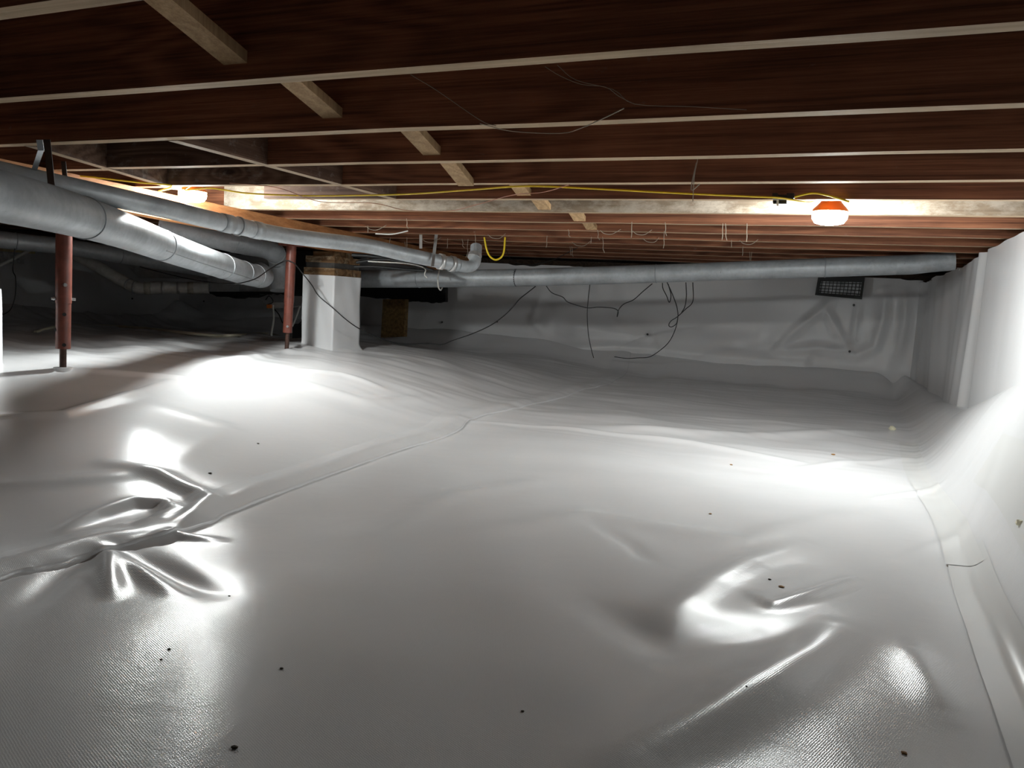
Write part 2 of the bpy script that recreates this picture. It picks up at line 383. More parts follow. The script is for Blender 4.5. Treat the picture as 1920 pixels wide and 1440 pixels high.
# tape along the foot of the right bank, in lengths, as parts of the floor
def tape(y0, y1, x0, x1, n=60, ofs=.0025, name='tape_strip'):
    ys = np.linspace(y0, y1, n); us = np.linspace(0, 1, 8)
    V = np.zeros((n, 8, 3))
    for i, yy in enumerate(ys):
        xs = x0+us*(x1-x0)+.012*math.sin(3.1*yy); V[i, :, 0] = xs; V[i, :, 1] = yy+.03*(us-.5); V[i, :, 2] = floor_h(xs, np.full(8, yy))+ofs
    return grid_obj(name, V, 'tape', floor)
tape(.9, 2.35, .27, .36); tape(2.2, 3.3, .265, .35, ofs=.004); tape(3.2, 4.4, .26, .345); tape(1.3, 2.9, .40, .47, ofs=.003)

# the upper sheet's overlapping edge, lying along the seam
sp = np.array(smooth([np.append(p, 0) for p in SEAM], 26))[:, :2]
tn = np.gradient(sp, axis=0); tn /= np.linalg.norm(tn, axis=1)[:, None]; nl = np.stack([-tn[:, 1], tn[:, 0]], 1)
cols = [0, 0, .006, .02, .035, .05, .065, .08, .10, .12, .15, .18]
V = np.zeros((len(sp), len(cols), 3)); tt_ = np.linspace(0, 1, len(sp))
rip = .0030*np.sin(tt_*95)+.002*np.sin(tt_*171+1)
for c_, dd_ in enumerate(cols):
    q_ = sp+nl*(dd_+(rip if dd_ < .03 else 0*rip)[:, None]*(1-tt_)[:, None]); V[:, c_, :2] = q_
    lift = .0045*(1-dd_/.18)+.013*(1-.65*tt_)*np.exp(-((dd_-.055)/.04)**2)
    V[:, c_, 2] = floor_h(q_[:, 0], q_[:, 1])+(lift if c_ else -.002)
V[:, -1, 2] -= .004
so = grid_obj('sheet_overlap', V[:, ::-1], 'liner', floor); so['label'] = 'raised overlapping edge of the white sheet'

# ------------------------------------------------------------------ walls
def polyridges(X, Z, lst):
    y = np.zeros(X.shape)
    for P, h, wd in lst:
        d, s, t = dist_poly(X, Z, np.array(P)); y = y+h*np.exp(-(d/wd)**2)*np.sin(np.pi*np.clip(t*.9+.05, 0, 1))**.5
    return y
def bw(pts): return [tuple(atY(x, y, YB)[[0, 2]]) for x, y in pts]
BW_R = [(bw(p), h, w_) for p, h, w_ in [
    ([(860, 600), (930, 607), (990, 618), (1040, 595), (1100, 615), (1250, 640), (1420, 645)], .05, .10),
    ([(880, 640), (1000, 652), (1150, 652), (1300, 665), (1500, 680)], .06, .07),
    ([(1455, 655), (1490, 620), (1530, 590), (1560, 565)], .03, .035),
    ([(1455, 658), (1530, 652), (1590, 660)], .035, .04),
    ([(1545, 575), (1570, 620), (1590, 658)], .025, .03),
    ([(1660, 545), (1655, 600), (1640, 650), (1600, 670)], .035, .035),
    ([(1700, 550), (1695, 610), (1685, 660)], .04, .03),
    ([(1610, 570), (1605, 600), (1600, 640)], -.03, .02),
    ([(1010, 560), (1000, 600), (1020, 625), (1040, 600)], .02, .04),
    ([(700, 570), (690, 610), (760, 650)], .03, .06),
    ([(430, 590), (460, 600), (520, 590)], .06, .08), ([(380, 600), (440, 620), (540, 610)], .06, .10)]]
bx = axis_pts([(-7.56, -4.5, .05), (-4.5, .72, .022)]); bz = np.linspace(-.05, 1.0, 64)
BX, BZ = np.meshgrid(bx, bz)
WB = waves(9, (.35, .9), (1.6, 1)); WB2 = waves(8, (.12, .25), (1, 2.2))
topb = .955+.012*np.sin(9*BX)+.006*np.sin(31*BX)
BZ2 = -.05+(BZ+.05)/1.05*(topb+.05)
low = sstep((.55-BZ2)/.5)
BY = YB-.16*sstep((.30-BZ2)/.32)**2-(.026*wsum(WB, BX, BZ2)+.006*wsum(WB2, BX, BZ2))*(.35+.65*low)*(1+.8*sstep((-4.2-BX)/1.0))-polyridges(BX, BZ2, BW_R)*1.1
wall_back = grid_obj('wall_back', np.stack([BX, BY, BZ2], -1), 'liner_wall'); tag(wall_back, 'white liner hung over the far foundation wall', kind='structure')
MB().box((-7.8, YB+.09, -.2), (.9, YB+.3, HJ+JD)).build('concrete_backing', 'concrete', wall_back)
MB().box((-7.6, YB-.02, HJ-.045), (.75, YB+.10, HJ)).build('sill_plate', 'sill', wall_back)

ry = axis_pts([(-3.0, 1.2, .08), (1.2, 7.1, .018)]); rt = np.linspace(0, 1, 54)
RY, RT = np.meshgrid(ry, rt)
zlo = crest_z(RY)-.10; zhi = np.interp(RY, [-3, 4.2, 7.1], [.992, .985, .935])+.004*np.sin(7*RY)+.002*np.sin(19*RY+1)
RZ = zlo+RT*(zhi-zlo)
pleat = .010*np.sin(4.1*RY+1.2*RT)+.006*np.sin(9.3*RY+2.8*RT+1)+.002*np.sin(23*RY-3.7*RT)
RX = wall_x(RY)-.045*(1-sstep((RY-4.38)/.05))*(1-.25*RT)-pleat*(sstep((RY-4.3)/.3)+.12)
RX = RX-.022*np.exp(-((RY-4.60-.14*(1-RT))/.05)**2)-.020*np.exp(-((RY-5.15+.25*RT)/.10)**2)*(1-.6*RT)-.02*np.exp(-((RY-6.0-.3*RT)/.16)**2)
wall_right = grid_obj('wall_right', np.stack([RX, RY, RZ], -1)[:, ::-1], 'liner_wall'); tag(wall_right, 'white liner hung over the side foundation wall', kind='structure')
MB().box((.70, -3, -.2), (.95, 7.2, HJ-.05)).build('concrete_backing', 'concrete', wall_right)
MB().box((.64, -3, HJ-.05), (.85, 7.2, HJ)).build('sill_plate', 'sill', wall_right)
for i in range(46):      # crumbling debris along the top edge
    yy = 3.5+i*.075+random.uniform(-.02, .02); r = random.uniform(.006, .018); x = float(wall_x(yy))+.02
    c = np.array([x+random.uniform(0, .03), yy, float(np.interp(yy, [-3, 4.2, 7.1], [.992, .985, .935]))+random.uniform(-.004, .004)])
    MB().obox(c, np.array([r, .3*r, 0])*1.2, np.array([-.4*r, r*1.3, .2*r]), np.array([.1*r, 0, r*.6])).build('mortar_crumb', random.choice(['concrete', 'sill', 'concrete', 'liner_wall']), wall_right)

ly = axis_pts([(-3.0, 7.1, .06)]); lz = np.linspace(-.05, .97, 30); LY, LZ = np.meshgrid(ly, lz)
LX = XL+.14*sstep((.4-LZ)/.4)**2+.02*wsum(WB, LY, LZ)
wall_left = grid_obj('wall_left', np.stack([LX, LY, LZ], -1)[:, ::-1], 'liner_wall'); tag(wall_left, 'white liner hung over the foundation wall behind the ducts', kind='structure')
MB().box((XL-.4, -3, -.2), (XL-.12, 7.2, HJ+JD)).build('concrete_backing', 'concrete', wall_left)
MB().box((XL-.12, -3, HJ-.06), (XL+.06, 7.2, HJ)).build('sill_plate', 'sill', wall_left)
wn = MB().box((XL-.2, -3.2, -.2), (.9, -3.0, HJ+JD)).build('wall_front', 'liner_wall'); tag(wn, 'white lined foundation wall behind the viewer', kind='structure')
ceil = MB().box((XL-.3, -3.2, HJ+JD), (.95, YB+.3, HJ+JD+.03)).build('ceiling', 'sub'); tag(ceil, 'dark board subfloor lying on the joists', kind='structure')

# ------------------------------------------------------------------ joists
JT = .038
NUM = ['', 'next', 'second', 'third', 'fourth', 'fifth', 'sixth', 'seventh', 'eighth', 'ninth']
JG = 'floor joists overhead'
def joist(name, x0, x1, y, faces, edge, label, group=JG, tilt=0.0, droop=0.0):
    mb = MB(); n = max(2, int((x1-x0)/.35)); xs = np.linspace(x0, x1, n+1); rr = random.Random(int(y*1000)+int(x0*10))
    prev = None
    rows = []
    for x in xs:
        dz = rr.uniform(-.0015, .0015); dy = tilt*(x+.6)
        rows.append([(x, y+dy, HJ+dz), (x, y+dy+JT, HJ+dz+rr.uniform(-.001, .001)), (x, y+dy+JT, HJ+JD), (x, y+dy, HJ+JD)])
    for a, b in zip(rows[:-1], rows[1:]):
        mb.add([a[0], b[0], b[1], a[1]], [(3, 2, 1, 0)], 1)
        mb.add([a[0], b[0], b[3], a[3]], [(0, 1, 2, 3)], 0); mb.add([a[1], b[1], b[2], a[2]], [(3, 2, 1, 0)], 0)
    mb.add(rows[0], [(0, 1, 2, 3)], 0); mb.add(rows[-1], [(3, 2, 1, 0)], 0)
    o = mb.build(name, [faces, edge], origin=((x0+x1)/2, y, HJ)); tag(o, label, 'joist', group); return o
JY = {k: .827+.406*k for k in range(-3, 15)}
JY.update({0: .815, 1: 1.226, 2: 1.660, 3: 2.072, 4: 2.485, 5: 2.868, 6: 3.268})
for k in range(-1, 15):
    y = JY[k]
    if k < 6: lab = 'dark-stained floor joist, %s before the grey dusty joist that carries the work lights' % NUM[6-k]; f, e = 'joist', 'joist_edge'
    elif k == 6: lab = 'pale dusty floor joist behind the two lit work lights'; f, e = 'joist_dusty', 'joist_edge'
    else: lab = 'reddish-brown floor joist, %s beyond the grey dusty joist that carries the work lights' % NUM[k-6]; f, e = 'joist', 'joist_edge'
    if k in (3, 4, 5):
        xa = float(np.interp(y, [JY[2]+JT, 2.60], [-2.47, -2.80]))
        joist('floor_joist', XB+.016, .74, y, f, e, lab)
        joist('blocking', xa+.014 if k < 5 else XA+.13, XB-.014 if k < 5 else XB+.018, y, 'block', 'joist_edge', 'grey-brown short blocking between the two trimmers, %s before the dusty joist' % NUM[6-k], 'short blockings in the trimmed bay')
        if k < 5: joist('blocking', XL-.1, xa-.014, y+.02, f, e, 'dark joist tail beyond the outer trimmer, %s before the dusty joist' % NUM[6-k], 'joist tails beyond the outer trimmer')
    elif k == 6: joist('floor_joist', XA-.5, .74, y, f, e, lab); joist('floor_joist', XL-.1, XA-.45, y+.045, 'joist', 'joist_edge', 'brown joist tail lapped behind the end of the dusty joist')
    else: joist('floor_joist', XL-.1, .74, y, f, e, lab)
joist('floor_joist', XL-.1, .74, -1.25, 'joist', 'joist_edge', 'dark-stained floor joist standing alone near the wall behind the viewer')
def depth_board(name, x, y0, y1, label, x1=None):
    a = np.array([x, y0]); b = np.array([x if x1 is None else x1, y1]); n = (b-a)/np.linalg.norm(b-a); s = np.array([n[1], -n[0]])*JT/2
    mb = MB(); q = [a-s, a+s, b+s, b-s]; lo = [(p[0], p[1], HJ-.001) for p in q]; hi = [(p[0], p[1], HJ+JD) for p in q]
    mb.add(lo+hi, [(0, 1, 5, 4), (1, 2, 6, 5), (2, 3, 7, 6), (3, 0, 4, 7), (4, 5, 6, 7)], 0); mb.add(lo, [(3, 2, 1, 0)], 1)
    o = mb.build(name, ['trimmer', 'trimmer_edge'], origin=(x, y0, HJ)); tag(o, label, 'trimmer', 'trimmers framing the joist opening'); return o
depth_board('trimmer_beam', XB, JY[2]+JT, JY[5], 'dark trimmer board that the cut joists end against')
depth_board('trimmer_beam', -2.47, JY[2]+JT, 2.60, 'grey trimmer board running to the left-hand work light', -2.80)

# diagonal bridging between joists
BR = [(-1.18, 0, .024), (-1.27, 1, .024), (-1.215, 2, .010), (-1.31, 3, -.016), (-1.25, 4, .006), (-1.32, 5, .002), (-1.29, 6, -.002), (-1.36, 7, -.002)]
for bx_, k, lz_ in BR:
    ya, yb = JY[k]+JT, JY[k+1]
    low_z = HJ+lz_; a = np.array([bx_, ya, HJ+JD-.03]); b = np.array([bx_+.01, yb-.004, low_z+.02])
    d = (b-a)/np.linalg.norm(b-a); sx = np.array([1, 0, 0]); up = np.cross(d, sx); hw = .030
    mb = MB()
    # ends cut square to the joist faces
    def cut(p, dirn, yv, off):
        t = (yv-(p[1]+off[1]))/dirn[1]; return p+off+dirn*t
    offs = [sx*hw-up*.011, -sx*hw-up*.011, -sx*hw+up*.011, sx*hw+up*.011]
    A = [cut(a, d, ya, o_) for o_ in offs]; B = [cut(b, d, yb, o_) for o_ in offs]
    mb.add(A+B, [(0, 1, 5, 4), (1, 2, 6, 5), (2, 3, 7, 6), (3, 0, 4, 7), (3, 2, 1, 0), (4, 5, 6, 7)])
    o = mb.build('bridging_brace', 'brace', origin=b)
    pos = ('%s before the dusty joist' % NUM[6-(k+1)]) if k+1 < 6 else 'meeting the dusty joist' if k+1 == 6 else ('meeting the %s joist beyond the dusty one' % NUM[k+1-6])
    tag(o, 'pale diagonal wooden bridging brace between joists, %s' % pos, 'brace', 'bridging braces in one line')

# ------------------------------------------------------------------ girder, posts, piers
G1t, G2t = np.array([-2.965, 2.232, CZ+.292]), np.array([-3.22, 4.25, CZ+.260])   # underside at the two posts
gd = (G2t-G1t); gd /= gd[1]
def gpt(Y): return G1t+gd*(Y-G1t[1])
mb = MB(); hw = np.array([.045, 0, 0])
pa, pb = gpt(-.5), gpt(6.95); tp = HJ-.001
q = [pa-hw, pa+hw, pb+hw, pb-hw]; mb.add([tuple(p) for p in q]+[(p[0], p[1], tp) for p in q], [(3, 2, 1, 0), (0, 1, 5, 4), (1, 2, 6, 5), (2, 3, 7, 6), (3, 0, 4, 7), (4, 5, 6, 7)])
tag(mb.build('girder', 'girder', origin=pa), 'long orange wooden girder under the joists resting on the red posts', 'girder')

def post(base, top, r, label, holes, pins, screw_h, split):
    base, top = np.array(base), np.array(top); t = empty('jack_post', base); ax = top-base; L = np.linalg.norm(ax); ax /= L
    P = lambda z: base+ax*z
    MB().tube([P(split), P(L-.012)], r, 28).build('upper_tube', 'post', t)
    lt = MB().tube([P(screw_h), P(split+.01)], r*.93, 28).build('lower_tube', 'post', t)
    toc = C0-base; toc[2] = 0; toc /= np.linalg.norm(toc); side = np.cross(toc, [0, 0, 1.])
    for z, s_ in holes:
        n = toc*math.cos(s_)+side*math.sin(s_); c = P(z)+n*(r*.94)
        MB().tube([c-n*.004, c+n*.0012], .0075, 14).build('adjustment_hole', 'void', lt)
    for z, s_ in pins:
        n = toc*math.cos(s_)+side*math.sin(s_)
        MB().tube([P(z)-n*(r+.014), P(z)+n*(r+.014)], .0055, 10).tube([P(z)+n*(r), P(z)+n*(r+.008)], .008, 6).build('bolt', 'bolt', t)
    zz = np.linspace(.004, screw_h+.01, 50); MB().tube([P(z) for z in zz], [.0125+.0012*(i % 2) for i in range(50)], 14).build('screw', 'screw', t)
    MB().lathe(P(0), [(.035, -.012), (.035, .006)], 20).build('foot_pad', 'liner_wall', t)
    MB().box(P(L)-np.array([.06, .05, .012]), P(L)+np.array([.06, .05, .001])).build('top_plate', 'post', t)
    tag(t, label, 'post', 'red steel jack posts'); return t
b1 = atd(118, 691, 3.2); b2 = atd(537, 667, 4.85); t2 = gpt(b2[1])+np.array([-.04, 0, 0]); 
post(b1, gpt(b1[1])+np.array([.0, 0, 0]), .030, 'red steel jack post with two bare bolts, standing beside the thick duct', [(.225, -.12), (.10, -.12), (.16, 1.4)], [(.345, -.15), (.287, 1.35)], .083, .27)
post(b2, t2, .030, 'red steel jack post standing just before the white wrapped pier', [(.37, .05)], [(.185, .05)], .145, .33)

def pier(name, c, half, rot, h, label, zb, seed=1, lean=0.0):
    rs = np.random.RandomState(seed); n = 22; m = 26
    cs = [(-1, -1), (1, -1), (1, 1), (-1, 1)]; pts = []
    for i in range(4):
        a, b = np.array(cs[i]), np.array(cs[(i+1) % 4])
        for k in range(n): pts.append(a+(b-a)*k/n)
    pts = np.array(pts+[pts[0]])*np.array(half); R = np.array([[math.cos(rot), -math.sin(rot)], [math.sin(rot), math.cos(rot)]])
    V = np.zeros((m, len(pts), 3)); ph = rs.uniform(0, 6, 6)
    for j in range(m):
        t = j/(m-1); flare = 1+.30*max(0, 1-t*7)**2
        s = np.arange(len(pts))/n
        wr = 1+.012*np.sin(5*s*math.pi/2+6*t+ph[0])+.008*np.sin(13*s+9*t+ph[1]); wr[-1] = wr[0]
        p = (pts*(flare*wr)[:, None])@R.T; V[j, :, 0] = p[:, 0]+c[0]; V[j, :, 1] = p[:, 1]+c[1]; V[j, :, 2] = zb-.03+t*(h+.03)
    t = empty(name, (c[0], c[1], zb)); 
    o = grid_obj('liner_wrap', V-np.array([c[0], c[1], zb]), 'liner_wall', t)
    cp = (np.array(cs)*np.array(half)*.98)@R.T
    mb = MB(); mb.add([(x+c[0], y+c[1], zb+h-.004) for x, y in cp], [(0, 1, 2, 3)]); mb.build('top_flap', 'liner_wall', t)
    tag(t, label, 'pier', 'piers wrapped in white liner'); return t, R, cp
pc = gpt(4.72); pzb = atd(622, 656, 5.2)[2]; ptop = atd(622, 517, 5.2)[2]
PX = atd(621, 600, 5.35)
tp_, RR, cp = pier('wrapped_pier', (PX[0], PX[1]), (.130, .150), -.02, ptop-pzb, 'square pier wrapped in white liner with brown timber blocks on top', pzb, 3)
hgt = gpt(PX[1])[2]-ptop
for i, (z0, z1, s, m_) in enumerate([(0, .30, 1.0, 'pier_wood'), (.30, .52, .92, 'concrete'), (.52, .78, .95, 'pier_wood'), (.78, 1.0, .7, 'pier_wood')]):
    mb = MB(); a = [(x*s+PX[0], y*s+PX[1]) for x, y in cp]
    lo = [(x, y, ptop+hgt*z0) for x, y in a]; hi = [(x, y, ptop+hgt*z1) for x, y in a]
    mb.add(lo+hi, [(3, 2, 1, 0), (4, 5, 6, 7), (0, 1, 5, 4), (1, 2, 6, 5), (2, 3, 7, 6), (3, 0, 4, 7)]); mb.build('timber_block' if m_ != 'concrete' else 'mortar_cap', m_, tp_)
pe = atd(-62, 690, 3.1); pier('wrapped_pier', (pe[0]-.06, pe[1]), (.11, .11), .42, .32, 'white wrapped pier beside the red post with two bolts', pe[2], 5)

# ------------------------------------------------------------------ ducts
def rings(mb, pts, r, mats): pass
def duct(name, pts, rad, label, mat_='galv', bands=(), straps=(), n=32, sm=6, group='galvanised ducts under the joists', long_seam=None):
    P = smooth(pts, sm) if sm else [np.array(p) for p in pts]
    rs = rad if hasattr(rad, '__len__') else [rad, rad]
    L = np.concatenate([[0], np.cumsum([np.linalg.norm(P[i+1]-P[i]) for i in range(len(P)-1)])]); L /= L[-1]
    R_ = [float(np.interp(t, np.linspace(0, 1, len(rs)), rs)) for t in L]
    def at(t): return np.array([np.interp(t, L, [p[i] for p in P]) for i in range(3)])
    t0 = empty(name, P[0])
    MB().tube(P, R_, n).build('pipe', mat_, t0)
    for (t, wd, ex, m_) in bands:
        a, b = at(t), at(min(1, t+.02)); d = (b-a)/np.linalg.norm(b-a); rr = float(np.interp(t, np.linspace(0, 1, len(rs)), rs))
        MB().tube([a-d*wd/2, a-d*wd/2*.98, a+d*wd/2*.98, a+d*wd/2], [rr+ex*.3, rr+ex, rr+ex, rr+ex*.3], n).build('seam_band' if m_ != 'seal_band' else 'sealant_band', m_, t0)
    if long_seam:
        ta, tb, ang = long_seam
        pp = []
        for t in np.linspace(ta, tb, 20):
            a, b = at(t), at(min(1, t+.02)); d = b-a; d /= np.linalg.norm(d); s = np.cross(d, [0, 0, 1.]); s /= np.linalg.norm(s); up = np.cross(s, d)
            rr = float(np.interp(t, np.linspace(0, 1, len(rs)), rs)); pp.append(a+rr*1.003*(math.cos(ang)*s+math.sin(ang)*up))
        MB().tube(pp, .0022, 6).build('lock_seam', 'galv_dark', t0)
    tag(t0, label, 'duct', group); return t0, at
D1 = [atd(x, y, d*.84) for x, y, d in [(-260, 318, 1.95), (-120, 343, 2.1), (0, 368, 2.36), (125, 399, 2.80), (225, 430, 3.37), (340, 473, 4.3), (455, 511, 5.35), (480, 517, 5.6)]]
d1, at1 = duct('thick_round_duct', D1, .067, 'thick galvanised round duct, the nearest and fattest of the ducts, its top lit white', bands=[(.28, .006, .003, 'galv_dark'), (.555, .008, .003, 'galv_dark'), (.83, .008, .003, 'galv_dark'), (.93, .006, .003, 'galv_dark')], long_seam=(.52, .97, -.55))
e1 = D1[-1]; dd = D1[-1]-D1[-2]; dd /= np.linalg.norm(dd); 
MB().tube(smooth([e1-dd*.02, e1+dd*.07, e1+dd*.12+np.array([-.05, .05, .01]), e1+dd*.13+np.array([-.16, .14, .03])], 5), .069, 28).build('elbow', 'galv', d1)
def strap(x0, y0, x1, y1, d0, d1_, wd, parent, m_='strap'):
    a, b = atd(x0, y0, d0), atd(x1, y1, d1_); ax = (b-a)/2; s = np.array(_r)*wd/2; nn = np.cross(ax, s); nn = nn/np.linalg.norm(nn)*.0012
    return MB().obox((a+b)/2, ax, s, nn).build('hanger_strap', m_, parent)
strap(88, 262, 97, 352, 2.36, 2.25, .021, d1); stl = [strap(74, 262, 77, 282, 2.36, 2.38, .019, d1), strap(77, 281, 62, 325, 2.38, 2.55, .019, d1)]
D2 = [atd(x, y, d*.88) for x, y, d in [(-60, 310, 2.75), (30, 330, 2.85), (150, 356, 3.0), (300, 389, 3.3), (420, 418, 3.65), (537, 442, 4.0), (682, 460, 4.35), (760, 477, 4.5), (858, 497, 4.7)]]
d2, at2 = duct('slim_round_duct', D2, .036, 'long slim grey duct sloping along the girder above the thick duct', 'galv', bands=[(.425, .055, .003, 'galv'), (.455, .01, .005, 'galv_dark'), (.50, .05, .0025, 'galv'), (.955, .025, .006, 'silver'), (.985, .025, .006, 'silver')])
strap(119, 303, 122, 335, 2.76, 2.64, .017, d2); strap(789, 440, 789, 466, 4.0, 4.0, .015, d2, 'silver'); strap(818, 440, 811, 500, 4.05, 3.96, .016, d2, 'silver')
for st in stl: st.parent = d2; st.location = tuple(np.array(st.location)+np.array(d1['_w'])-np.array(d2['_w']))
MB().tube(smooth([atd(858, 497, 4.136), atd(878, 500, 4.19), atd(890, 492, 4.22), atd(893, 462, 4.27)], 5), .032, 20).build('elbow', 'galv', d2)
MB().tube([atd(889, 484, 4.23), atd(891, 478, 4.24)], .038, 20).build('seam_band', 'silver', d2)
D3 = [atd(-120, 428, 5.0), atd(0, 449, 5.2), atd(125, 463, 5.5), atd(260, 485, 5.9), atd(392, 507, 6.3)]
d3, _ = duct('rear_round_duct', D3, .058, 'dull grey duct passing behind the red post and under the thick duct', 'galv', bands=[(.24, .006, .003, 'galv_dark'), (.62, .006, .003, 'galv_dark')])
D4 = [atd(300, 420, 4.6), atd(380, 440, 4.68), atd(450, 456, 4.78), atd(505, 468, 5.05), atd(522, 490, 5.3), atd(525, 545, 5.3)]
d4, _ = duct('drop_duct', D4, .066, 'grey duct that turns straight down beside the second red post', 'galv', bands=[(.35, .006, .003, 'galv'), (.72, .008, .003, 'galv')])
D6 = [atd(130, 470, 6.2), atd(180, 498, 6.2), atd(235, 530, 6.2), atd(262, 540, 6.2), atd(300, 540, 6.25), atd(345, 540, 6.3), atd(392, 540, 6.35)]
d6, _ = duct('pale_elbow_duct', D6, .047, 'pale sealed duct bending from a slope to level under the rear duct', 'sealed', bands=[(.47, .012, .004, 'galv'), (.52, .012, .005, 'galv'), (.6, .05, .002, 'seal_band'), (.70, .02, .004, 'silver'), (.80, .02, .004, 'silver'), (.88, .045, .002, 'seal_band')])
D8 = [atY(655, 523, 4.95), atY(760, 523, 4.97), atY(880, 522, 5.0), atY(1000, 520, 5.05), atY(1200, 514, 5.1), atY(1400, 507, 5.16), atY(1600, 500, 5.2), atY(1680, 497, 5.22)]
d8, at8 = duct('rear_cross_duct', D8, [.066, .062, .059, .0585], 'long pale grey duct running along the far wall below the joists', 'galv', bands=[(.16, .006, .003, 'galv_dark'), (.62, .006, .002, 'galv_dark'), (.895, .006, .003, 'galv_dark')], group='galvanised ducts under the joists')
MB().tube(smooth([atY(1678, 497, 5.22), atY(1710, 496, 5.22), atY(1745, 492, 5.222), atY(1790, 488, 5.225)], 5), [.0585]*16, 24).build('elbow', 'galv', d8)
a8 = at8(.36); MB().tube([a8-np.array([.009, 0, 0]), a8+np.array([.009, 0, 0])], .062, 24).build('wire_clip', 'dark_metal', d8)

# boxes of the air handler
def cbox(name, m_, pxs, d0, depth, label=None, cat=None, parent=None, group=None, inset=0):
    x0, y0, x1, y1 = pxs; q = [atd(x0, y1, d0), atd(x1, y1, d0), atd(x1, y0, d0), atd(x0, y0, d0)]
    bk = np.array([_f[0], _f[1], 0]); bk = bk/np.linalg.norm(bk)*depth
    mb = MB(); mb.add(q+[p+bk for p in q], [(0, 1, 2, 3), (7, 6, 5, 4), (0, 4, 5, 1), (1, 5, 6, 2), (2, 6, 7, 3), (3, 7, 4, 0)])
    o = mb.build(name, m_, parent, origin=None if parent is not None else q[0])
    if label: tag(o, label, cat, group)
    return o
bxr = empty('plenum_box', atd(445, 556, 6.4)); tag(bxr, 'grey sheet-metal plenum box with ragged black underside', 'plenum')
cbox('side_panel', 'galv', (388, 500, 449, 549), 6.38, .05, parent=bxr); cbox('end_panel', 'galv', (449, 512, 512, 552), 6.42, .30, parent=bxr)
mb = MB(); n = 16
for i in range(n):
    x0, x1 = 388+i*9, 397+i*9
    ya, yb = [551+10*math.sin(math.pi*min(1, (x-388)/110.))*.7+2*math.sin(x*.9) for x in (x0, x1)]
    q = [atd(x0, 547, 6.36), atd(x1, 547, 6.36), atd(x1, yb, 6.40), atd(x0, ya, 6.40)]; q2 = [p+np.array([-.05, .16, 0]) for p in q]
    mb.add(q+q2, [(0, 1, 2, 3), (7, 6, 5, 4), (3, 2, 6, 7), (0, 4, 5, 1)])
mb.build('torn_lining', 'void', bxr)
fb = empty('foil_box', atd(250, 527, 6.6)); tag(fb, 'speckled bright galvanised duct boot above the pale elbow duct', 'duct')
q = [atd(232, 488, 6.55), atd(260, 497, 6.5), atd(392, 505, 6.5), atd(390, 524, 6.5), atd(262, 521, 6.5), atd(250, 510, 6.52)]; bk = np.array([-.08, .2, .02])
MB().add(q+[p+bk for p in q], [(0, 1, 4, 5), (1, 2, 3, 4), (6, 7, 1, 0), (7, 8, 2, 1), (5, 4, 10, 11), (4, 3, 9, 10), (2, 8, 9, 3), (6, 11, 10, 9, 8, 7), (0, 5, 11, 6)]).build('boot_shell', 'silver', fb)
MB().tube([atd(270, 528, 6.5), atd(392, 532, 6.5)], .006, 8).build('boot_flange', 'sealed', fb)

# black strip standing in for the shadowed gap in the far liner; board below
mb = MB(); xs = np.linspace(672, 835, 26); top_, bot = [], []
for i, x in enumerate(xs):
    j = (1.2*math.sin(x*.11)+.9*math.sin(x*.43)+.5*math.sin(x*1.3)); yb = np.interp(x, [672, 740, 790, 835], [555, 562, 567, 566])+(j if 3 < i < 24 else 0)
    top_.append(atY(x, 520, 6.62)); bot.append(atY(x, yb, 6.60))
n = len(xs); bk = np.array([0, .05, 0])
mb.add(top_+bot+[p+bk for p in top_]+[p+bk for p in bot], [(n+i, n+i+1, i+1, i) for i in range(n-1)]+[(2*n+i, 2*n+i+1, 3*n+i+1, 3*n+i) for i in range(n-1)]+[(n+i+1, n+i, 3*n+i, 3*n+i+1) for i in range(n-1)]+[(0, 2*n, 3*n, n), (n-1, 2*n-1, 4*n-1, 3*n-1)])
tag(mb.build('shadow_gap_strip', 'void', origin=bot[0]), 'ragged black strip standing in for the shadowed liner gap under the far cross duct', 'shadow strip')
q = [atY(714, 633, 6.50), atY(757, 631, 6.50), atY(760, 561, 6.55), atY(718, 561, 6.55)]; bk = np.array([.02, .03, 0])
tag(MB().add(q+[p+bk for p in q], [(0, 1, 2, 3), (7, 6, 5, 4), (0, 4, 5, 1), (1, 5, 6, 2), (2, 6, 7, 3), (3, 7, 4, 0)]).build('fibreboard_offcut', 'osb', origin=q[0]), 'brown fibreboard offcut hanging below the black shadow strip', 'board')

# ------------------------------------------------------------------ vents
v0, v1, v2, v3 = atY(1528, 553, 6.90), atY(1616, 561, 6.90), atY(1622, 519, 6.90), atY(1534, 519, 6.90)
vent = empty('foundation_vent', v0); tag(vent, 'dark rectangular foundation vent with wire grid in the far wall liner', 'vent', 'foundation vents')
def vp(a, b, o=0): return (v0*(1-a)+v1*a)*(1-b)+(v3*(1-a)+v2*a)*b+np.array([0, o, 0])
def slab(mb, a0, a1, b0, b1, o0, o1):
    q = [vp(a0, b0, o0), vp(a1, b0, o0), vp(a1, b1, o0), vp(a0, b1, o0)]; p = [vp(a0, b0, o1), vp(a1, b0, o1), vp(a1, b1, o1), vp(a0, b1, o1)]
    return mb.add(q+p, [(0, 1, 2, 3), (7, 6, 5, 4), (0, 4, 5, 1), (1, 5, 6, 2), (2, 6, 7, 3), (3, 7, 4, 0)])
mb = MB(); slab(mb, 0, 1, 0, .14, 0, .06); slab(mb, 0, 1, .76, 1, 0, .06); slab(mb, 0, .07, .14, .76, 0, .06); slab(mb, .95, 1, .14, .76, 0, .06); mb.build('frame', 'dark_metal', vent)
slab(MB(), .03, .97, .1, .8, .018, .03).build('backing', 'vent_back', vent)
for i in range(11): a = .07+.88*(i+.5)/11; slab(MB(), a-.007, a+.007, .12, .78, .008, .014).build('grid_bar', 'dark_metal', vent)
